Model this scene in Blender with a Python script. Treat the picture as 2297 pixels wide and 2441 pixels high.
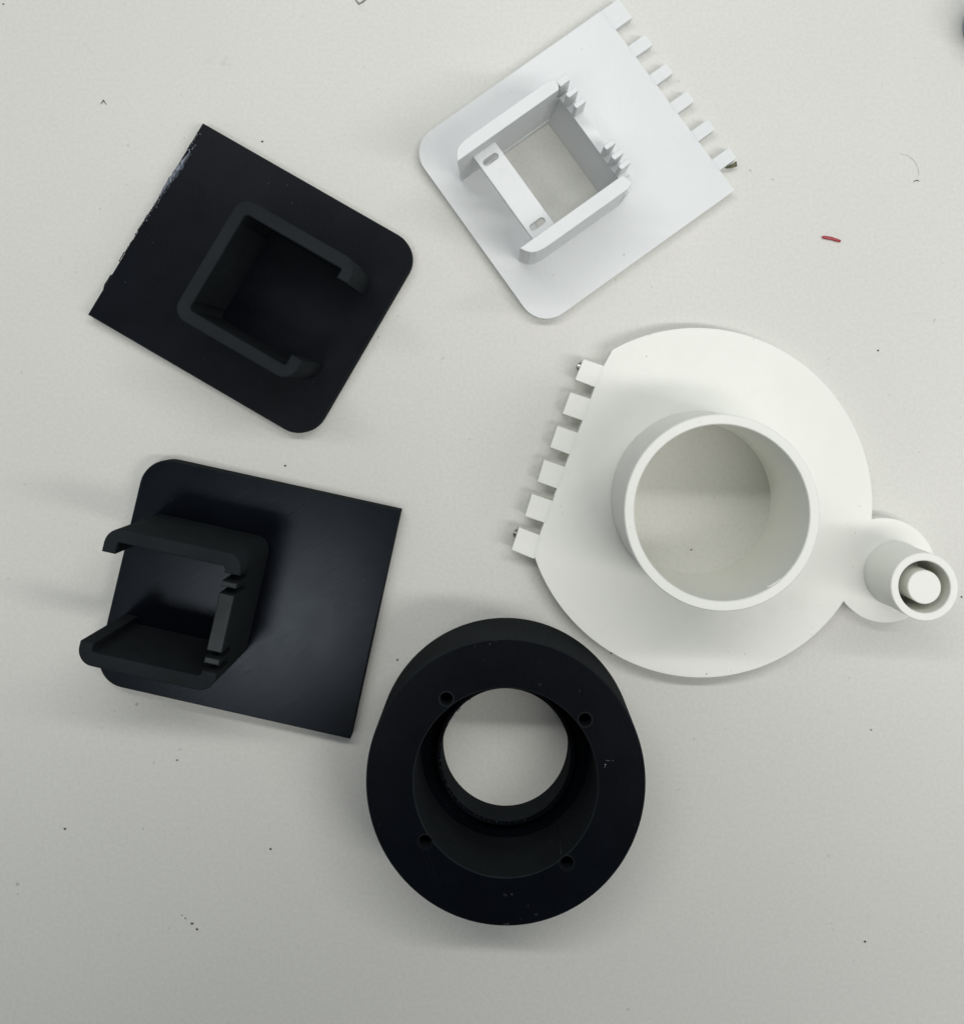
import bpy, bmesh, math, random
from mathutils import Matrix, Vector
random.seed(7)
R = math.radians
MM = 0.001
for o in list(bpy.data.objects):
    bpy.data.objects.remove(o, do_unlink=True)
S = bpy.context.scene
C = S.collection

# ------------------------------------------------------------------ camera
# hand-held phone 0.40 m over the table, cropped frame (hence the lens shift)
tilt = math.atan2(230.0, 2900.0)          # leans a little towards the near side
cam_d = bpy.data.cameras.new('camera')
cam = bpy.data.objects.new('camera', cam_d)
C.objects.link(cam)
f, Px, Py, Nx, Ny = 2900.0, 1170.0, 700.0, 1200.0, 930.0
d = Vector(((Nx - Px) / f, (Ny - Py) / f, 1.0)).normalized()
z = -d
x = Vector((1, 0, 0)); x = (x - x.dot(z) * z).normalized()
y = z.cross(x)
Rw = Matrix((x, y, z))                    # rows: world axes in lens coordinates
right, down, fwd = Rw.col[0], Rw.col[1], Rw.col[2]
M = Matrix((right, -down, -fwd)).transposed().to_4x4()
M.translation = Vector((0, 0, 0.400))
cam.matrix_world = M
cam_d.sensor_width = 36.0
cam_d.sensor_fit = 'HORIZONTAL'
cam_d.lens = f / 2297.0 * 36.0
cam_d.shift_x = (1148.5 - Px) / 2297.0
cam_d.shift_y = (Py - 1220.5) / 2297.0
cam_d.clip_start = 0.01
cam_d.clip_end = 20
S.camera = cam

# ------------------------------------------------------------------ light
S.view_settings.view_transform = 'Standard'
S.view_settings.look = 'None'
S.view_settings.exposure = 0.12
S.view_settings.gamma = 1.0
W = bpy.data.worlds.new('World'); S.world = W; W.use_nodes = True
W.node_tree.nodes['Background'].inputs[0].default_value = (0.88, 0.97, 1.04, 1)
W.node_tree.nodes['Background'].inputs[1].default_value = 0.29

def area(name, loc, aim_y, sx, sy, power, col):
    l = bpy.data.lights.new(name, 'AREA'); l.shape = 'RECTANGLE'
    l.size = sx; l.size_y = sy; l.energy = power; l.color = col
    o = bpy.data.objects.new(name, l); C.objects.link(o)
    o.location = loc
    # the tubes run across the table, turned two degrees off it
    o.rotation_euler = (math.atan2(aim_y - loc[1], loc[2]), 0, R(-2))
    return o
# two rows of ceiling tubes, one on either side of the table
area('ceiling_tube_near', (0.72, -0.46, 1.80), -0.10, 2.5, 0.20, 25, (1.0, 0.985, 0.95))
area('ceiling_tube_far', (0.08, 0.36, 0.82), 0.0, 1.0, 0.045, 3.6, (1.0, 0.99, 0.965))

# ------------------------------------------------------------------ materials
def mat(name):
    m = bpy.data.materials.new(name); m.use_nodes = True
    nt = m.node_tree
    return m, nt, nt.nodes['Principled BSDF']

def nn(nt, typ, **kw):
    n = nt.nodes.new(typ)
    for k, v in kw.items():
        setattr(n, k, v)
    return n

def noise(nt, vec, scale, detail=2.0, rough=0.5):
    n = nn(nt, 'ShaderNodeTexNoise')
    n.inputs['Scale'].default_value = scale
    n.inputs['Detail'].default_value = detail
    n.inputs['Roughness'].default_value = rough
    nt.links.new(vec, n.inputs['Vector'])
    return n.outputs['Fac']

def ramp(nt, fac, stops):
    r = nn(nt, 'ShaderNodeValToRGB')
    e = r.color_ramp.elements
    e[0].position, e[0].color = stops[0][0], (*stops[0][1], 1)
    e[1].position, e[1].color = stops[1][0], (*stops[1][1], 1)
    for p, c in stops[2:]:
        k = e.new(p); k.color = (*c, 1)
    nt.links.new(fac, r.inputs['Fac'])
    return r.outputs['Color']

def mixc(nt, a, b, fac, mode='MIX'):
    m = nn(nt, 'ShaderNodeMix', data_type='RGBA', blend_type=mode)
    for s, v in ((m.inputs['Factor'], fac), (m.inputs['A'], a), (m.inputs['B'], b)):
        if isinstance(v, (int, float)):
            s.default_value = v
        elif isinstance(v, tuple):
            s.default_value = (*v, 1)
        else:
            nt.links.new(v, s)
    return m.outputs['Result']

def bump(nt, p, h, strength, dist, normal=None):
    b = nn(nt, 'ShaderNodeBump')
    b.inputs['Strength'].default_value = strength
    b.inputs['Distance'].default_value = dist
    nt.links.new(h, b.inputs['Height'])
    if normal is not None:
        nt.links.new(normal, b.inputs['Normal'])
    nt.links.new(b.outputs['Normal'], p.inputs['Normal'])
    return b.outputs['Normal']

def math_(nt, op, a, b=None):
    m = nn(nt, 'ShaderNodeMath', operation=op)
    for i, v in enumerate((a, b)):
        if v is None: continue
        if isinstance(v, (int, float)): m.inputs[i].default_value = v
        else: nt.links.new(v, m.inputs[i])
    return m.outputs[0]

def obj_vec(nt, scale=(1, 1, 1), rot=0.0):
    t = nn(nt, 'ShaderNodeTexCoord')
    mp = nn(nt, 'ShaderNodeMapping')
    mp.inputs['Scale'].default_value = scale
    mp.inputs['Rotation'].default_value = (0, 0, rot)
    nt.links.new(t.outputs['Object'], mp.inputs['Vector'])
    return mp.outputs['Vector']

def table_material():
    m, nt, p = mat('laminate_worktop')
    v = obj_vec(nt)
    big = noise(nt, v, 9, 3)
    col = ramp(nt, big, [(0.3, (0.622, 0.62, 0.582)), (0.7, (0.65, 0.645, 0.605))])
    fine = noise(nt, v, 900, 2)
    col = mixc(nt, col, ramp(nt, fine, [(0.3, (0.96, 0.96, 0.96)), (0.7, (1.03, 1.03, 1.03))]), 1.0, 'MULTIPLY')
    # greasy smudges and tiny specks of dirt
    sm = noise(nt, obj_vec(nt, (1, 1.3, 1), 0.5), 55, 5, 0.65)
    col = mixc(nt, col, (0.36, 0.36, 0.32), ramp(nt, sm, [(0.66, (0, 0, 0)), (0.80, (0.35, 0.35, 0.35))]))
    sp = noise(nt, v, 420, 1)
    gate = noise(nt, v, 23, 2)
    spk = math_(nt, 'MULTIPLY', ramp(nt, sp, [(0.74, (0, 0, 0)), (0.80, (1, 1, 1))]),
                ramp(nt, gate, [(0.5, (0, 0, 0)), (0.62, (0.6, 0.6, 0.6))]))
    col = mixc(nt, col, (0.30, 0.30, 0.27), spk)
    # grey rubbed stains that have their own place on the worktop
    geo = nn(nt, 'ShaderNodeNewGeometry')
    for (sx, sy, rad, dark) in ((-.1549, -.1573, .0030, .55), (.103, -.1473, .0028, .30), (-.1549, -.1600, .0022, .35),
                                (-.1564, -.0308, .0022, .25), (.0535, -.052, .0016, .3), (.1173, -.0305, .002, .25),
                                (.1063, .0103, .0013, .5), (-.1125, -.1194, .0026, .25), (.1365, .0100, .0014, .3)):
        dn = nn(nt, 'ShaderNodeVectorMath', operation='DISTANCE')
        nt.links.new(geo.outputs['Position'], dn.inputs[0]); dn.inputs[1].default_value = (sx, sy, 0)
        wob = math_(nt, 'ADD', math_(nt, 'DIVIDE', dn.outputs['Value'], rad), math_(nt, 'MULTIPLY', noise(nt, v, 800, 3, .7), 1.5))
        f_ = ramp(nt, wob, [(0.75, (dark,) * 3), (1.0, (0, 0, 0))])
        col = mixc(nt, col, (0.20, 0.21, 0.19), f_)
    nt.links.new(col, p.inputs['Base Color'])
    p.inputs['Roughness'].default_value = 0.55
    p.inputs['Specular IOR Level'].default_value = 0.25
    bump(nt, p, noise(nt, v, 650, 3, 0.6), 0.12, 0.00015)
    return m

def plastic(name, base, rough, spec, line_rot=0.0, line_scale=430, sss=0.0, grime=0.0, tint=None, streak=0.8, strength=0.25, mott=0.06, specks=0.0, sheen_var=0.1):
    """extruded-filament plastic: fine parallel tool paths, faint mottling, a few dust grains"""
    m, nt, p = mat(name)
    v = obj_vec(nt)
    big = noise(nt, v, 60, 4, 0.6)
    lo = tuple(c * (1 - mott) for c in base); hi = tuple(c * (1 + mott) for c in base)
    col = ramp(nt, big, [(0.3, lo), (0.7, hi)])
    if specks:
        s = noise(nt, v, 700, 0)
        g = noise(nt, v, 45, 2)
        k = math_(nt, 'MULTIPLY', ramp(nt, s, [(0.80, (0, 0, 0)), (0.84, (1, 1, 1))]), ramp(nt, g, [(0.52, (0, 0, 0)), (0.64, (specks,) * 3)]))
        col = mixc(nt, col, (0.22, 0.22, 0.24), k)
    if grime:
        gn = noise(nt, obj_vec(nt, (1, 1, 1), 0.8), 38, 6, 0.7)
        col = mixc(nt, col, (base[0] * .62, base[1] * .61, base[2] * .57), ramp(nt, gn, [(0.60, (0, 0, 0)), (0.85, (grime,) * 3)]))
        sp = noise(nt, v, 900, 0); gt = noise(nt, v, 60, 2)
        k = math_(nt, 'MULTIPLY', ramp(nt, sp, [(0.80, (0, 0, 0)), (0.84, (1, 1, 1))]), ramp(nt, gt, [(0.60, (0, 0, 0)), (0.70, (.6, .6, .6))]))
        col = mixc(nt, col, (0.25, 0.24, 0.21), k)
    nt.links.new(col, p.inputs['Base Color'])
    p.inputs['Specular IOR Level'].default_value = spec
    if tint: p.inputs['Specular Tint'].default_value = (*tint, 1)
    if sss:
        p.inputs['Subsurface Weight'].default_value = sss
        p.inputs['Subsurface Radius'].default_value = (1.0, 0.98, 0.88)
        p.inputs['Subsurface Scale'].default_value = 0.0018
    rv = noise(nt, v, 120, 3)
    rr = nn(nt, 'ShaderNodeMapRange')
    rr.inputs['To Min'].default_value = rough - sheen_var; rr.inputs['To Max'].default_value = rough + sheen_var
    nt.links.new(rv, rr.inputs['Value']); nt.links.new(rr.outputs['Result'], p.inputs['Roughness'])
    # tool paths: stripes in plan and layers up the walls
    w = nn(nt, 'ShaderNodeTexWave', wave_type='BANDS', bands_direction='X', wave_profile='SIN')
    w.inputs['Scale'].default_value = line_scale
    w.inputs['Distortion'].default_value = 3.0; w.inputs['Detail'].default_value = 2; w.inputs['Detail Scale'].default_value = 0.4
    nt.links.new(obj_vec(nt, (1, 1, 0), line_rot), w.inputs['Vector'])
    w2 = nn(nt, 'ShaderNodeTexWave', wave_type='BANDS', bands_direction='Z', wave_profile='SIN')
    w2.inputs['Scale'].default_value = 800; w2.inputs['Distortion'].default_value = 0.6
    nt.links.new(v, w2.inputs['Vector'])
    g1 = noise(nt, v, 1500, 2)
    sq = nn(nt, 'ShaderNodeMapping'); sq.inputs['Scale'].default_value = (1, 0.05, 1)
    nt.links.new(obj_vec(nt, (1, 1, 1), line_rot), sq.inputs['Vector'])
    st = noise(nt, sq.outputs['Vector'], 1500, 3, 0.6)
    h = math_(nt, 'ADD', math_(nt, 'ADD', math_(nt, 'MULTIPLY', w.outputs['Fac'], 0.3), math_(nt, 'MULTIPLY', st, streak)), math_(nt, 'ADD', math_(nt, 'MULTIPLY', w2.outputs['Fac'], 0.4), math_(nt, 'MULTIPLY', g1, 0.6)))
    bump(nt, p, h, strength, 0.0001)
    return m

TABLE = table_material()
WHITE_A = plastic('cool_white_plastic', (0.695, 0.71, 0.71), 0.5, 0.3, R(35), mott=0.02, strength=0.35, sss=0.25, grime=0.25)
WHITE_B = plastic('warm_white_plastic', (0.80, 0.805, 0.755), 0.5, 0.3, R(20), mott=0.015, strength=0.3, sss=0.25, grime=0.2)
BK = (0.0034, 0.0046, 0.0074)
BLACK_A = plastic('black_plastic_matt', BK, 0.32, 0.08, R(-30), mott=0.15, specks=0.12, strength=0.3, sheen_var=0.05)
BLACK_B = plastic('black_plastic_satin', (0.0026, 0.0034, 0.0056), 0.20, 0.11, R(43), mott=0.2, specks=0.08, streak=1.2, strength=0.13, sheen_var=0.03, tint=(0.75, 0.86, 1.0))
BLACK_R = plastic('black_plastic_ring', (0.0026, 0.0036, 0.0058), 0.32, 0.07, R(10), mott=0.15, specks=0.12, strength=0.2, sheen_var=0.05)
# walls built up layer on layer scatter far more than the faces that lay on the print bed
BLACK_SIDE = plastic('black_plastic_layered_wall', (0.015, 0.018, 0.020), 0.8, 0.03, 0, mott=0.2, strength=0.6, sheen_var=0.05)
BLACK_TOP = plastic('black_plastic_top_layer', (0.011, 0.0135, 0.0155), 0.6, 0.10, R(60), mott=0.3, strength=0.8, line_scale=520)
TAB = plastic('scraped_black_plastic', (0.030, 0.034, 0.036), 0.6, 0.2, R(80), mott=0.4, strength=0.9)
SIDE_OF = {'scraped_black_plastic': BLACK_SIDE, 'black_plastic_matt': BLACK_SIDE, 'black_plastic_satin': BLACK_SIDE, 'black_plastic_ring': BLACK_SIDE, 'black_plastic_top_layer': BLACK_SIDE}

def simple(name, col, rough, metal=0.0, spec=0.5, alpha=1.0, trans=0.0):
    m, nt, p = mat(name)
    v = obj_vec(nt)
    n = noise(nt, v, 900, 3)
    nt.links.new(ramp(nt, n, [(0.3, tuple(c * 0.75 for c in col)), (0.7, tuple(min(1, c * 1.2) for c in col))]), p.inputs['Base Color'])
    p.inputs['Roughness'].default_value = rough
    p.inputs['Metallic'].default_value = metal
    p.inputs['Specular IOR Level'].default_value = spec
    p.inputs['Transmission Weight'].default_value = trans
    p.inputs['Alpha'].default_value = alpha
    bump(nt, p, n, 0.4, 0.0001)
    return m
STEEL = simple('steel_pin', (0.35, 0.34, 0.33), 0.3, 1.0)
OLIVE = simple('brass_stub', (0.10, 0.10, 0.05), 0.45, 0.3)
FILM = simple('glue_film', (0.86, 0.90, 0.97), 0.35)
SCAR = simple('scarred_plastic', (0.085, 0.10, 0.13), 0.35, spec=0.6)
SCARD = simple('torn_plastic', (0.012, 0.013, 0.018), 0.35, spec=0.6)
DIRT = simple('dark_dirt', (0.09, 0.087, 0.075), 0.8)
DIRTL = simple('grey_dirt', (0.24, 0.24, 0.215), 0.8)
RED = simple('red_filament', (0.33, 0.010, 0.022), 0.35)
CAPM = simple('blue_grey_plastic', (0.30, 0.335, 0.40), 0.5)

# ------------------------------------------------------------------ geometry helpers (all in millimetres)
def link(name, me, m, parent=None):
    o = bpy.data.objects.new(name, me); C.objects.link(o)
    if m: me.materials.append(m)
    if parent: o.parent = parent
    return o

def finish(name, bm, m, parent=None, weld=False):
    if weld: bmesh.ops.remove_doubles(bm, verts=bm.verts, dist=1e-5)
    bmesh.ops.recalc_face_normals(bm, faces=bm.faces)
    for v in bm.verts: v.co *= MM
    side = SIDE_OF.get(m.name) if m else None
    if side:
        for f_ in bm.faces:
            f_.normal_update()
            if abs(f_.normal.z) < 0.93: f_.material_index = 1
    me = bpy.data.meshes.new(name); bm.to_mesh(me); bm.free()
    o = link(name, me, m, parent)
    if side: me.materials.append(side)
    return o

def area2(p):
    return sum(p[i][0] * p[(i + 1) % len(p)][1] - p[(i + 1) % len(p)][0] * p[i][1] for i in range(len(p))) / 2

def offset(p, c):
    out = []
    n = len(p)
    for i in range(n):
        a, b, e = Vector(p[i - 1]), Vector(p[i]), Vector(p[(i + 1) % n])
        u, w = (b - a).normalized(), (e - b).normalized()
        n1, n2 = Vector((-u.y, u.x)), Vector((-w.y, w.x))
        k = n1 + n2
        if k.length < 1e-6: out.append(tuple(b)); continue
        k.normalize()
        s = c / max(0.35, k.dot(n1))
        out.append(tuple(b + k * s))
    return out

def add_prism(bm, outer, z0, z1, holes=(), c=0.3, cb=0.0):
    """closed solid from an outline (and hole outlines) with a worn top edge"""
    loops = []
    for l in [outer] + list(holes):
        q = [p for i, p in enumerate(l) if math.hypot(p[0] - l[i - 1][0], p[1] - l[i - 1][1]) > 1e-3]
        loops.append(q)
    for i, l in enumerate(loops):
        if (area2(l) > 0) != (i == 0): l.reverse()
    levels = []
    if cb > 0: levels += [(z0, cb), (z0 + cb, 0)]
    else: levels += [(z0, 0)]
    if c > 0: levels += [(z1 - c, 0), (z1 - 0.3 * c, 0.3 * c), (z1, c)]
    else: levels += [(z1, 0)]
    top, bot = [], []
    for l in loops:
        prev = None
        for li, (zz, k) in enumerate(levels):
            q = offset(l, k) if k else l
            vs = [bm.verts.new((x_, y_, zz)) for x_, y_ in q]
            if prev:
                for i in range(len(vs)):
                    j = (i + 1) % len(vs)
                    bm.faces.new((prev[i], prev[j], vs[j], vs[i]))
            if li == 0: first = vs
            prev = vs
        for ring, acc in ((prev, top), (first, bot)):
            for i in range(len(ring)):
                a, b = ring[i], ring[(i + 1) % len(ring)]
                acc.append(bm.edges.get((a, b)) or bm.edges.new((a, b)))
    bmesh.ops.triangle_fill(bm, edges=top, use_beauty=True, use_dissolve=False)
    bmesh.ops.triangle_fill(bm, edges=bot, use_beauty=True, use_dissolve=False)

def prism(name, outer, z0, z1, m, parent=None, holes=(), c=0.3, cb=0.0):
    bm = bmesh.new(); add_prism(bm, outer, z0, z1, holes, c, cb)
    return finish(name, bm, m, parent)

def arc(cx, cy, r, a0, a1, n=10):
    return [(cx + r * math.cos(R(a0 + (a1 - a0) * i / n)), cy + r * math.sin(R(a0 + (a1 - a0) * i / n))) for i in range(n + 1)]

def circle(cx, cy, r, n=64):
    return [(cx + r * math.cos(2 * math.pi * i / n), cy + r * math.sin(2 * math.pi * i / n)) for i in range(n)]

def add_lathe(bm, cx, cy, prof, n=160, closed=True):
    rings = [[bm.verts.new((cx + r * math.cos(2 * math.pi * i / n), cy + r * math.sin(2 * math.pi * i / n), zz)) for i in range(n)] for r, zz in prof]
    k = len(rings)
    for a in range(k if closed else k - 1):
        A, B = rings[a], rings[(a + 1) % k]
        for i in range(n):
            j = (i + 1) % n
            bm.faces.new((A[i], A[j], B[j], B[i]))
    return rings

def thing(name, label, cat, loc=(0, 0), rot=0.0, group=None, z=0.0):
    o = bpy.data.objects.new(name, None); C.objects.link(o)
    o.empty_display_size = 0.01
    o.location = (loc[0] * MM, loc[1] * MM, z * MM); o.rotation_euler = (0, 0, R(rot))
    o['label'] = label; o['category'] = cat
    if group: o['group'] = group
    return o

def tag(o, label, cat, group=None):
    o['label'] = label; o['category'] = cat
    if group: o['group'] = group
    return o

def rough_line(pts, r, seed=0, jag=0.25, n_side=6):
    """irregular strand or flake following points (x, y, z)"""
    rnd = random.Random(seed)
    bm = bmesh.new(); rings = []
    for i, p in enumerate(pts):
        a = Vector(pts[max(0, i - 1)]); b = Vector(pts[min(len(pts) - 1, i + 1)])
        t = (b - a).normalized()
        s = t.cross(Vector((0, 0, 1))).normalized(); u = s.cross(t)
        rr = (r[i] if isinstance(r, (list, tuple)) else r)
        rings.append([bm.verts.new(Vector(p) + (s * math.cos(k) + u * math.sin(k)) * rr * (1 + rnd.uniform(-jag, jag)))
                      for k in [2 * math.pi * q / n_side for q in range(n_side)]])
    for A, B in zip(rings, rings[1:]):
        for i in range(n_side):
            bm.faces.new((A[i], A[(i + 1) % n_side], B[(i + 1) % n_side], B[i]))
    bm.faces.new(rings[0]); bm.faces.new(rings[-1])
    return bm

# ------------------------------------------------------------------ the worktop
bm = bmesh.new()
add_prism(bm, [(-900, -275), (900, -275), (900, 700), (-900, 700)], -30, 0, c=0)
tb = finish('table_top', bm, TABLE); tb['kind'] = 'structure'

# ------------------------------------------------------------------ square plates with a clip holder
def rounded_plate(w, h, r, n=10):
    """square corners on the x=0 side, rounded ones on the far side"""
    return [(0, 0)] + arc(w - r, r, r, -90, 0, n) + arc(w - r, h - r, r, 0, 90, n) + [(0, h)]

def arm_outline(xo, xi, to, ti, yo, yi, yh, ystub, r=4.6):
    """one side of the clip: outer corner, long side, rounded end and inward lip.
    yo outer face, yi inner face (yi nearer the middle), yh lip end"""
    s = 1 if yi > yo else -1
    P = [(xo, ystub)]
    for i in range(9):
        a = R(90 * i / 8); P.append((xo + r - r * math.cos(a), yo + s * (r - r * math.sin(a))))
    for i in range(9):
        a = R(90 * i / 8); P.append((to - r + r * math.sin(a), yo + s * (r - r * math.cos(a))))
    P += [(to, yh), (ti, yh), (ti, yi + s * 0.4), (ti - 0.4, yi), (xi + 0.8, yi), (xi, yi + s * 0.8), (xi, ystub)]
    return P if s > 0 else P[::-1]

def clip_plate(label, loc, rot, zt, zh, m, back, arms, tips, hooks, slits, group):
    t = thing('clip_plate', label, 'printed plate', loc, rot, group)
    prism('base_plate', rounded_plate(83.7, 73.0, 9.0), 0, zt, m, t, c=0.35, cb=0.2)
    xo, xi = back; (ya, yb), (yc, yd) = arms
    e = 0.02
    if slits:
        sa, sb = slits['stub']
        for nm, A in (('side_arm', arm_outline(xo, xi, tips[1], tips[0], ya, yb, hooks[0], sa)),
                      ('side_arm', arm_outline(xo, xi, tips[1], tips[0], yd, yc, hooks[1], sb))):
            prism(nm, A, zt - e, zh, BLACK_TOP, t, c=0.4)
        prism('back_wall', [(xo, sa), (xi, sa), (xi, sb), (xo, sb)], zt - e, slits['z'], BLACK_TOP, t, c=0.0)
        for a, b in slits['tabs']:
            prism('tab', [(xo, a), (xi, a), (xi, b), (xo, b)], slits['z'] - e, zh, TAB, t, c=0.25)
    else:
        sa, sb = yb + 3, yc - 3
        prism('side_arm', arm_outline(xo, xi, tips[1], tips[0], ya, yb, hooks[0], sa), zt - e, zh, BLACK_TOP, t, c=0.4)
        prism('side_arm', arm_outline(xo, xi, tips[1], tips[0], yd, yc, hooks[1], sb), zt - e, zh, BLACK_TOP, t, c=0.4)
        prism('back_wall', [(xo, sa - .9), (xi, sa - .9), (xi, sb + .9), (xo, sb + .9)], zt - e, zh - .02, BLACK_TOP, t, c=0.4)
    return t

G = 'square plates with an open clip holder'
p1 = clip_plate('black square plate with torn glue-scarred left edge and solid-backed clip holder', (-135.5, 24.6), -29.9, 5.5, 46,
                BLACK_A, (34.3, 38.3), ((17.0, 20.8), (53.3, 57.4)), (71.0, 74.8), (24.4, 50.4), None, G)
p2 = clip_plate('satin black square plate lying beside the black ring, its clip holder back cut by slits', (-33.0, -38.4), 167.8, 7.0, 49,
                BLACK_B, (38.3, 42.7), ((17.3, 21.2), (52.6, 56.6)), (74.5, 78.4), (24.6, 50.3),
                dict(stub=(23.0, 50.9), z=34, tabs=((25.2, 26.8), (28.7, 45.1), (47.0, 48.7))), G)

# torn edge of the first plate: lifted skin, crumbs of glue and ragged film
def along(s0, s1, n, xf, zf, seed):
    rnd = random.Random(seed)
    return [(xf(k / n) + rnd.uniform(-.16, .16), s0 + (s1 - s0) * k / n, zf(k / n) + rnd.uniform(-.08, .08)) for k in range(n + 1)]
o = finish('lifted_skin', rough_line(along(63, 45, 16, lambda t: 1.3 - 0.9 * t, lambda t: 5.45, 1), [0.25 + 0.75 * math.sin(math.pi * min(1, k / 16)) for k in range(17)], 2, 0.25), SCAR, p1)
o['label'] = 'shiny blue-grey skin lifted along the plate edge'
for i, (s0, s1, x0, r0) in enumerate(((69, 62.5, 0.7, 0.38), (62.5, 55, 2.1, 0.16), (55, 46.5, 1.7, 0.2), (46.5, 39.5, 1.1, 0.42), (40, 30, 0.4, 0.3), (30, 20, 0.15, 0.18))):
    finish('torn_ridge', rough_line(along(s0, s1, 16, lambda t: x0 - 0.4 * t, lambda t: 5.55, 10 + i), r0, 20 + i, 0.6), SCARD, p1)
rnd = random.Random(5)
bm = bmesh.new()
for i in range(46):
    s = rnd.choice((rnd.uniform(36, 70), rnd.uniform(40, 66)))
    xx = rnd.uniform(0.0, 1.9) * (0.4 + 0.6 * (s - 30) / 40); r_ = rnd.uniform(0.08, 0.3)
    bmesh.ops.create_icosphere(bm, subdivisions=1, radius=r_, matrix=Matrix.Translation((xx, s, 5.55)) @ Matrix.Diagonal((1, rnd.uniform(1, 3), .6, 1)))
o = finish('glue_crumb', bm, SCAR, p1); o['kind'] = 'stuff'
for i, (s0, s1, w) in enumerate(((66, 43, 1.25), (44, 35, 0.7), (36, 24, 1.15), (23, 17, 0.7))):
    bm = bmesh.new(); n = 26; a, b = [], []
    for k in range(n + 1):
        s = s0 + (s1 - s0) * k / n; e = abs(math.sin(math.pi * k / n)) ** .5
        a.append(bm.verts.new((0.05, s, 1.4))); b.append(bm.verts.new((-w * e * (0.55 + 0.45 * rnd.random()) - 0.05, s + rnd.uniform(-.25, .25), 0.7 + rnd.uniform(-.3, .4))))
    for k in range(n): bm.faces.new((a[k], a[k + 1], b[k + 1], b[k]))
    g_ = bmesh.ops.extrude_face_region(bm, geom=bm.faces[:])
    bmesh.ops.translate(bm, verts=[v for v in g_['geom'] if isinstance(v, bmesh.types.BMVert)], vec=(0, 0, -0.12))
    o = finish('film_rag', bm, FILM, p1); o['label'] = 'ragged whitish glue film hanging off the edge'
finish('burr', rough_line([(0.1, 15.2, 4.6), (-.35, 14.4, 4.4), (-.5, 13.2, 4.2), (-.3, 12.0, 4.2), (-.5, 11.0, 4.0), (-.3, 9.8, 3.8), (.1, 9.2, 4.2)], [.2, .35, .3, .45, .35, .3, .2], 4, 0.25), BLACK_TOP, p1)
# T-shaped layer flaw inside the back wall
finish('print_flaw', rough_line([(38.35, 36.2, 31), (38.35, 36.3, 24), (38.35, 36.2, 14)], .16, 4, 0.5), SCARD, p1)

# ------------------------------------------------------------------ white plate with hinge fingers
pA = thing('clip_plate', 'white square plate with hinge fingers, its clip holder back snapped off', 'printed plate', (19.9, 25.4), 35.5, G)
xl, xr, H = -9.9, 68.5, 74.2
out = [(xr, 0.1), (xr, H - .6), (68.1, H)]
out += arc(xl + 9, H - 9, 9, 90, 180, 10) + arc(xl + 9, 9, 9, 180, 270, 10)
hole = [(8.6, 22.8), (35.4, 22.8), (35.4, 54.3), (8.6, 54.3)]
prism('base_plate', out, 0, 5, WHITE_A, pA, holes=[hole], c=0)
for a, b in ((8.3, 12.6), (20.1, 24.2), (31.6, 35.9), (43.3, 47.4), (54.9, 59.3), (66.3, H - .02)):
    prism('hinge_knuckle', [(67.5, a), (75.1, a), (75.5, a + .4), (75.5, b - .5), (75.0, b), (67.5, b)], 0.01, 4.997, WHITE_A, pA, c=0.12)
def arm_a(yo, yi):
    s = 1 if yi > yo else -1
    P = [(-2.5, yi), (-1.6, yo + s * 2.6), (-.6, yo + s * 1.35), (1.0, yo + s * 0.5), (3.2, yo + s * 0.08), (6.0, yo), (34.0, yo)]
    P += [(36.2, yo + s * 0.8), (35.7, yi - s * 1.2), (35.0, yi)]
    return P
prism('side_arm', arm_a(58.7, 54.6), 4.98, 40, WHITE_A, pA, c=0.2)
prism('side_arm', arm_a(18.1, 22.4), 4.98, 40, WHITE_A, pA, c=0.2)
# what is left of the back wall, broken along a wavy line, with its outer corners
bm = bmesh.new()
add_prism(bm, [(35.9, 22.4), (35.9, 54.6), (34.6, 54.62), (34.6, 58.68), (36.6, 58.3), (38.6, 57.0), (39.6, 54.8), (39.6, 22.0), (38.6, 19.6), (36.6, 18.4), (34.6, 18.12), (34.6, 22.38)], 4.98, 26.5, c=0.2)
finish('back_wall', bm, WHITE_A, pA)
rnd = random.Random(11)
prof = [(22.4 + 32.2 * k / 30, 27.6 + rnd.uniform(-.1, .1)) for k in range(31)]
bm = bmesh.new(); cols = []
for yy, zz in prof:
    cols.append([bm.verts.new((x_, yy, z_)) for x_, z_ in ((35.9, 26.4), (35.9, zz), (37.2, zz + .03), (38.6, zz), (39.5, zz - .15), (39.6, 26.4))])
for A, B in zip(cols, cols[1:]):
    for i in range(5): bm.faces.new((A[i], A[i + 1], B[i + 1], B[i]))
bm.faces.new(cols[0]); bm.faces.new(cols[-1])
o = finish('broken_edge', bm, WHITE_A, pA); o['label'] = 'rough snapped edge of the back wall'
for i, (a, b, zz) in enumerate(((55.0, 57.6, 40), (50.8, 52.6, 40), (46.8, 48.5, 40), (31.4, 33.1, 39.6), (27.5, 29.3, 40), (23.9, 25.6, 40))):
    prism('finger', [(35.9, a + .35), (36.2, a), (39.5, a + .1), (39.8, b - .3), (39.4, b), (36.1, b - .1), (35.8, b - .5)], 26.6, zz, WHITE_A, pA, c=0.25)
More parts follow.
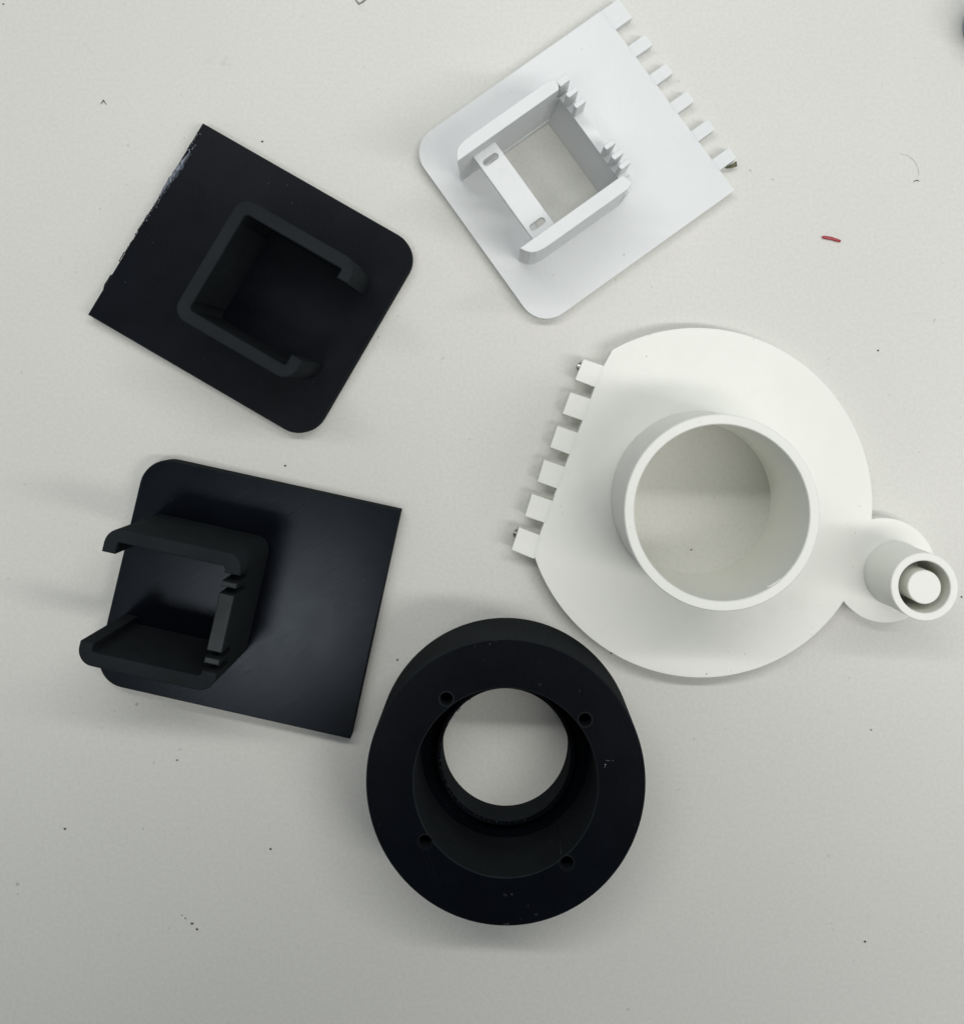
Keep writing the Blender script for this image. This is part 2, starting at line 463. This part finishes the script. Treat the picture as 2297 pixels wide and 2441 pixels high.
# splinters where the middle of the wall broke away
bm = bmesh.new()
vs = [[bm.verts.new(p) for p in ((36.0, y_, .06), (32.7, y_, .06), (32.9, y_, 4.0), (35.88, y_, 24.0), (36.0, y_, 24.0))] for y_ in (22.45, 54.55)]
for k in range(5): bm.faces.new((vs[0][k], vs[0][(k + 1) % 5], vs[1][(k + 1) % 5], vs[1][k]))
bm.faces.new(vs[0]); bm.faces.new(vs[1])
finish('wall_taper', bm, WHITE_A, pA)
def slot(cx, cy, l=5.4, w=2.1):
    return arc(cx + l / 2 - w / 2, cy, w / 2, -90, 90, 8) + arc(cx - l / 2 + w / 2, cy, w / 2, 90, 270, 8)
prism('cross_bar', [(3.1, 22.3), (11.3, 22.3), (11.3, 54.7), (3.1, 54.7)], 27.0, 30.0, WHITE_A, pA, holes=[slot(7.0, 26.2), slot(7.0, 50.9)], c=0.2)
finish('hinge_stub', rough_line([(71.2, 7.9, 2.3), (72.6, 7.2, 2.4), (74.4, 7.0, 2.5), (75.1, 7.6, 2.6)], [.3, .7, .75, .3], 3, .35), OLIVE, pA)

# ------------------------------------------------------------------ round white lid with spout
cx, cy, rr = 62.0, -35.1, 55.1
pd = thing('round_flange', 'round white flange with big open tube, hinge knuckles and small side tube', 'printed part', (cx, cy), 0)
lx, ly, lr = 120.5, -56.8, 16.3
A1 = math.degrees(math.atan2(14.0 - cy, 34.5 - cx)); A2 = math.degrees(math.atan2(-53.1 - cy, 8.6 - cx)) % 360
# intersection of disc and lobe
dd = math.hypot(lx - cx, ly - cy); aa = (rr * rr - lr * lr + dd * dd) / (2 * dd); hh = math.sqrt(rr * rr - aa * aa)
base = math.degrees(math.atan2(ly - cy, lx - cx)); da = math.degrees(math.atan2(hh, aa))
b2 = math.degrees(math.atan2(hh, -(dd - aa)))
out = arc(cx, cy, rr, A1, base + da, 110)
out += arc(lx, ly, lr, base + b2, base - b2, 70)
out += arc(cx, cy, rr, base - da, A2 - 360, 110)
KN = [((32.2, 7.8), (25.7, 10.0), (23.0, 3.4), (29.3, 1.0)), ((27.9, -2.8), (21.4, -.7), (18.9, -7.5), (25.3, -9.7)),
      ((23.7, -13.6), (17.2, -11.4), (14.85, -18.2), (21.1, -20.5)), ((19.5, -24.4), (12.9, -22.2), (10.8, -29.1), (17.0, -31.3)),
      ((15.6, -35.2), (9.0, -33.0), (6.75, -40.0), (12.9, -42.1)), ((11.4, -46.0), (4.9, -43.6), (2.5, -50.6), (8.6, -53.1))]
hinge = [p for k in KN for p in (k[0], k[3])][:-1]
hinge = hinge[::-1]
def loc(P): return [(a - cx, b - cy) for a, b in P]
prism('flange', loc(out + hinge), 0, 8.0, WHITE_B, pd, holes=[loc(circle(62.1, -34.8, 24.45, 160))], c=0)
for a, b, c_, d_ in KN:
    u_ = Vector((.942, -.336)) * 1.1
    q = [tuple(Vector(a) + u_), a, b, c_, d_, tuple(Vector(d_) + u_)]
    prism('hinge_knuckle', loc(q), 0.01, 7.997, WHITE_B, pd, c=0.12)
bm = bmesh.new()
add_lathe(bm, 62.1 - cx, -34.7 - cy, [(24.5, 7.9), (24.7, 30), (24.9, 48.6), (25.2, 49), (27.5, 49), (27.85, 48.6), (27.8, 8.4), (28.0, 7.98), (27.9, 7.9)], 200)
finish('tube', bm, WHITE_B, pd)
bm = bmesh.new()
add_lathe(bm, 124.1 - cx, -57.9 - cy, [(7.5, 8.02), (7.6, 33.7), (7.85, 34), (9.7, 34), (9.95, 33.7), (9.95, 8.8), (10.3, 7.98)], 96)
finish('side_tube', bm, WHITE_B, pd)
bm = bmesh.new()
r_ = add_lathe(bm, 124.25 - cx, -58.05 - cy, [(4.95, 7.98), (4.95, 33.2), (4.7, 33.5)], 64, closed=False)
bm.faces.new(r_[-1])
finish('centre_pin', bm, WHITE_B, pd)
def rod(name, a, b, r, m, parent, n=16):
    bm = bmesh.new(); a = Vector(a); b = Vector(b); dirv = (b - a)
    q = dirv.to_track_quat('Z', 'Y').to_matrix().to_4x4()
    bmesh.ops.create_cone(bm, cap_ends=True, segments=n, radius1=r, radius2=r, depth=dirv.length, matrix=Matrix.Translation((a + b) / 2) @ q)
    bmesh.ops.bevel(bm, geom=[e for e in bm.edges if len(e.link_faces) == 2 and e.calc_face_angle(0) > 1], offset=r * .25, segments=2, affect='EDGES')
    return finish(name, bm, m, parent)
ax = Vector((-.942, .336, 0))
for c_ in ((24.9, 7.6), (4.2, -46.0)):
    c3 = Vector((c_[0] - cx, c_[1] - cy, 3.6))
    o = rod('hinge_screw', c3 - ax * 2, c3 + ax * 1.0, 1.5, STEEL, pd)
    o['label'] = 'tiny steel screw end in the hinge knuckle'
finish('edge_chip', rough_line([(12.5, -20.6, 49.0), (13.8, -20.0, 49.02), (15.4, -19.0, 49.03), (16.4, -18.2, 49.0)], [.12, .25, .22, .1], 8, .5), WHITE_B, pd)

# ------------------------------------------------------------------ black ring
rx, ry = 0.5, -114.2
pr = thing('spacer_ring', 'thick black round ring with four small screw holes in its face', 'printed ring', (rx, ry), 0)
scr = [(29.25 * math.cos(R(a)), 29.25 * math.sin(R(a))) for a in (126.6, 37.0, -143.6, -52.5)]
bm = bmesh.new()
add_prism(bm, circle(0, 0, 40.95, 220), 14, 33.5, holes=[circle(0, -.3, 26.95, 160)] + [circle(a, b, 1.95, 24) for a, b in scr], c=0.35)
finish('ring_body', bm, BLACK_R, pr)
bm = bmesh.new()
add_prism(bm, circle(0, 0, 40.95, 220), 0, 14, holes=[circle(0, -.3, 26.95, 160)], c=0, cb=0.3)
finish('ring_base', bm, BLACK_R, pr)
bm = bmesh.new()
# the lip's opening is not quite concentric with the bore at its foot
prof = [(19.9, .1, 1.9), (20.0, 1.0, 1.8), (20.15, 7.4, .3), (20.3, 8.0, .2), (21.2, 8.0, .1), (21.6, 7.4, 0), (21.9, 2.2, 0), (27.2, 2.0, 0), (27.2, .1, 0)]
rings = [[bm.verts.new((r_ * math.cos(2 * math.pi * i / 160), oy + r_ * math.sin(2 * math.pi * i / 160), zz)) for i in range(160)] for r_, zz, oy in prof]
for k in range(len(rings)):
    A, B = rings[k], rings[(k + 1) % len(rings)]
    for i in range(160): bm.faces.new((A[i], A[(i + 1) % 160], B[(i + 1) % 160], B[i]))
finish('inner_lip', bm, BLACK_R, pr)
# rough beads where print supports were broken off
rnd = random.Random(3)
bm = bmesh.new()
for i in range(110):
    a = R(rnd.uniform(-100, 0) + 180 + 40) if i % 2 else R(rnd.uniform(168, 300))
    q = rnd.uniform(20.2, 20.9) if i % 3 else rnd.uniform(21.5, 25.5)
    zz = 8.0 if q < 21 else 2.3
    bmesh.ops.create_icosphere(bm, subdivisions=1, radius=rnd.uniform(.1, .28), matrix=Matrix.Translation((q * math.cos(a), q * math.sin(a), zz)))
o = finish('support_bead', bm, SCARD, pr); o['kind'] = 'stuff'
for k, (a, b) in enumerate(zip(scr, (1, 1, 1, 1))):
    bm = bmesh.new(); add_lathe(bm, a[0], a[1], [(1.9, 33.2), (1.95, 33.56), (2.15, 33.56), (2.4, 33.45)], 24, closed=False)
    o = finish('hole_rim', bm, BLACK_TOP if k < 2 else BLACK_R, pr)
finish('seam_line', rough_line([(16.2, -21.7, 6), (16.3, -21.7, 18), (16.35, -21.6, 31)], .14, 2, .4), SCARD, pr)
for k, off in enumerate((0, 1.3)):
    finish('face_scratch', rough_line([(-24.3 + off, -19.6, 33.5), (-22.9 + off, -23.4, 33.52), (-21.4 + off, -28.0, 33.5)], .035, 3 + k, .6), BLACK_TOP, pr)
bm = bmesh.new()
for (a, b, r_) in ((29.2, 4.8, .14), (29.6, 6.0, .08), (30.2, 5.9, .08), (29.0, 4.2, .08), (31.4, 6.0, .07)):
    bmesh.ops.create_icosphere(bm, subdivisions=1, radius=r_, matrix=Matrix.Translation((a, b, 33.5)))
o = finish('dust_grain', bm, FILM, pr); o['kind'] = 'stuff'

# ------------------------------------------------------------------ the photographer
# stands against the near table edge (outside the picture) and bends over the
# table; takes the light of that side of the room away from the near middle
pp = thing('person', 'person in dark clothes standing at the near table edge, bending over to take the photo', 'person', (10, -410), 0, z=-750)
def figure(name, verts, edges, m, parent, sub=2):
    me = bpy.data.meshes.new(name)
    me.from_pydata([Vector(v[:3]) * MM for v in verts], edges, [])
    o = link(name, me, m, parent)
    md = o.modifiers.new('skin', 'SKIN')
    for k, v in enumerate(verts):
        sv = me.skin_vertices[0].data[k]; sv.radius = (v[3] * MM, (v[4] if len(v) > 4 else v[3]) * MM)
        sv.use_root = (k == 0)
    s_ = o.modifiers.new('smooth', 'SUBSURF'); s_.levels = sub; s_.render_levels = sub
    return o
V = [(0, 0, 930, 165, 115), (0, 30, 1070, 155, 110), (0, 95, 1200, 175, 115), (0, 150, 1310, 130, 90), (0, 195, 1375, 55, 55),
     (-185, 130, 1300, 62), (-212, 50, 1150, 46), (-100, 215, 1190, 33), (185, 130, 1300, 62), (212, 50, 1150, 46), (100, 215, 1190, 33),
     (-95, -20, 860, 92), (-110, -10, 480, 62), (-115, -15, 90, 48), (95, -20, 860, 92), (110, -10, 480, 62), (115, -15, 90, 48)]
Ed = [(0, 1), (1, 2), (2, 3), (3, 4), (3, 5), (5, 6), (6, 7), (3, 8), (8, 9), (9, 10), (0, 11), (11, 12), (12, 13), (0, 14), (14, 15), (15, 16)]
CLOTH = simple('dark_cloth', (0.03, 0.032, 0.04), 0.9, spec=0.1)
SKIN = simple('skin', (0.50, 0.32, 0.24), 0.5, spec=0.3)
HAIR = simple('dark_hair', (0.02, 0.015, 0.012), 0.6)
figure('clothes', V, Ed, CLOTH, pp)
figure('head', [(0, 205, 1385, 50), (0, 250, 1415, 62, 70), (0, 290, 1465, 76, 90), (0, 300, 1530, 70, 80)], [(0, 1), (1, 2), (2, 3)], SKIN, pp)
figure('hair', [(0, 215, 1480, 80, 62), (0, 255, 1545, 84, 70), (0, 310, 1570, 70, 66)], [(0, 1), (1, 2)], HAIR, pp)
for s_ in (-1, 1):
    # both hands hold the phone by its long edges
    hv = [(s_ * 104, 212, 1190, 25, 20), (s_ * 78, 250, 1184, 34, 15), (s_ * 62, 285, 1178, 32, 12)]
    he = [(0, 1), (1, 2)]
    for k, (dy, ln) in enumerate(((-18, 30), (0, 34), (18, 33), (34, 27))):
        b0 = len(hv); hv += [(s_ * 56, 285 + dy, 1172, 9), (s_ * 46, 292 + dy, 1160 + .08 * dy, 8), (s_ * 44, 296 + dy, 1154 + .08 * dy, 7)]
        he += [(2, b0), (b0, b0 + 1), (b0 + 1, b0 + 2)]
    b0 = len(hv); hv += [(s_ * 60, 272, 1186, 12), (s_ * 44, 296, 1184, 10), (s_ * 30, 312, 1176, 9)]
    he += [(1, b0), (b0, b0 + 1), (b0 + 1, b0 + 2)]
    figure('hand', hv, he, SKIN, pp)
    figure('shoe', [(s_ * 115, -30, 45, 42, 40), (s_ * 118, 60, 38, 44, 34), (s_ * 122, 150, 30, 42, 26)], [(0, 1), (1, 2)], HAIR, pp)

ph = thing('smartphone', 'black smartphone held flat over the table by the photographer', 'phone', (10, -55), 0, z=404)
ph.rotation_euler = (tilt, 0, 0)
def rrect(w, h, r):
    return arc(w - r, -h + r, r, -90, 0, 6) + arc(w - r, h - r, r, 0, 90, 6) + arc(-w + r, h - r, r, 90, 180, 6) + arc(-w + r, -h + r, r, 180, 270, 6)
prism('phone_body', rrect(37, 75, 9), 0, 7.6, simple('phone_case', (0.02, 0.02, 0.022), 0.4), ph, c=1.0, cb=0.8)
prism('screen', rrect(34.5, 72.5, 7), 7.62, 7.9, simple('phone_glass', (0.01, 0.01, 0.012), 0.1), ph, c=0.1)

# ------------------------------------------------------------------ small things lying about
finish_red = rough_line([(105.1, 50.35, .5), (106.3, 50.2, .5), (108.2, 49.85, .5), (109.8, 49.35, .5), (111.0, 49.0, .5)], [.42, .55, .56, .54, .4], 3, .04, 12)
tag(finish('filament_offcut', finish_red, RED), 'short dark red filament offcut lying alone on the right of the table', 'filament scrap')
hairpts = [(131.5, 78.2, .1), (134.0, 77.6, .12), (136.2, 75.8, .12), (137.3, 73.2, .12), (137.5, 71.0, .12)]
tag(finish('curly_hair', rough_line(hairpts, .035, 3, .3, 5), DIRTL), 'thin pale curved hair on the table near the right edge', 'hair')
tag(finish('curly_hair', rough_line([(135.6, 68.9, .12), (136.8, 69.3, .15), (137.5, 69.0, .1)], [.1, .2, .1], 3, .3, 5), DIRT), 'short dark crumb of lint at the lower end of the curved hair', 'lint')
tag(finish('lint', rough_line([(-50.0, 131.5, .1), (-48.5, 129.6, .2), (-47.2, 130.4, .2), (-45.6, 131.8, .15)], [.15, .35, .3, .2], 6, .4), DIRTL), 'grey shred of lint at the top edge of the photo', 'lint')

crumbs = [(-133.9, 96.4, .5, 'arrow-shaped dark crumb left of the torn black plate', 'v'),
          (-80.4, 82.8, .45, 'dark crumb beside the top edge of the torn black plate', 'd'),
          (-71.3, -24.6, .45, 'dark crumb between the two black plates', 'd'),
          (-168.7, 130.0, .35, 'dark crumb in the far upper left corner', 'd'),
          (-34.3, -86.7, .4, 'dark crumb between the satin black plate and the ring', 'd'),
          (34.6, -84.4, .35, 'dark crumb between the ring and the white flange', 'd'),
          (122.6, 13.0, .4, 'dark crumb on the open table right of the white flange', 'd'),
          (74.3, 16.1, .35, 'dark grain lying near the upper rim of the white flange', 'd'),
          (147.4, -66.4, .35, 'dark grain right of the small side tube', 'd'),
          (-140.3, -139.9, .45, 'dark crumb on the empty table at lower left', 'd'),
          (-74.4, -145.9, .4, 'dark crumb below the satin black plate', 'd'),
          (-102.3, -166.4, .25, 'topmost and faintest of four grains in a slanting row', 'g'),
          (-101.2, -167.3, .32, 'second grain down in the slanting row of four', 'g'),
          (-99.0, -168.9, .5, 'biggest and darkest of four grains in a slanting row', 'd'),
          (-97.4, -170.7, .42, 'lowest of four grains in a slanting row', 'd'),
          (113.8, -173.5, .4, 'dark crumb at the lower right of the table', 'd'),
          (-104.8, -118.4, .45, 'grey crumb standing alone below the satin black plate corner', 'g'),
          (60.7, -51.5, .4, 'brown grain inside the big white tube', 'g'),
          (117.3, -108.3, .35, 'faint grain below the small side tube', 'g')]
for i, (x_, y_, r_, lab, k) in enumerate(crumbs):
    rnd = random.Random(100 + i)
    if k == 'v':
        bm = rough_line([(-.95, -.85, .15), (0, .5, .3), (1.0, -.95, .12)], [.08, .3, .08], 3, .3)
    else:
        r_ *= 0.7; bm = bmesh.new(); bmesh.ops.create_icosphere(bm, subdivisions=2, radius=r_)
        for v in bm.verts: v.co *= 1 + rnd.uniform(-.35, .35); v.co.z *= .6
        bmesh.ops.rotate(bm, verts=bm.verts, cent=(0, 0, 0), matrix=Matrix.Rotation(rnd.uniform(0, 6), 3, 'Z'))
        for v in bm.verts: v.co.x *= 1.25
        bmesh.ops.translate(bm, verts=bm.verts, vec=(0, 0, r_ * .4))
    o = finish('crumb', bm, DIRTL if k == 'g' else DIRT)
    o.location = (x_ * MM, y_ * MM, 0)
    tag(o, lab, 'crumb', 'specks of dirt on the table')

# round blue-grey pot just reaching into the picture at the upper right
pc = thing('round_pot', 'blue-grey round pot cut off by the upper right edge', 'pot', (163.6, 120.6), 0)
bm = bmesh.new(); add_lathe(bm, 0, 0, [(9.6, 0), (10.4, .8), (10.6, 12), (10.3, 13.4), (9.8, 14), (8.8, 14), (8.5, 13.4), (8.5, 2), (0.01, 2), (0.01, 0)], 96)
finish('pot_body', bm, CAPM, pc)

# ------------------------------------------------------------------ render
S.render.engine = 'CYCLES'
S.cycles.max_bounces = 10
S.cycles.diffuse_bounces = 6
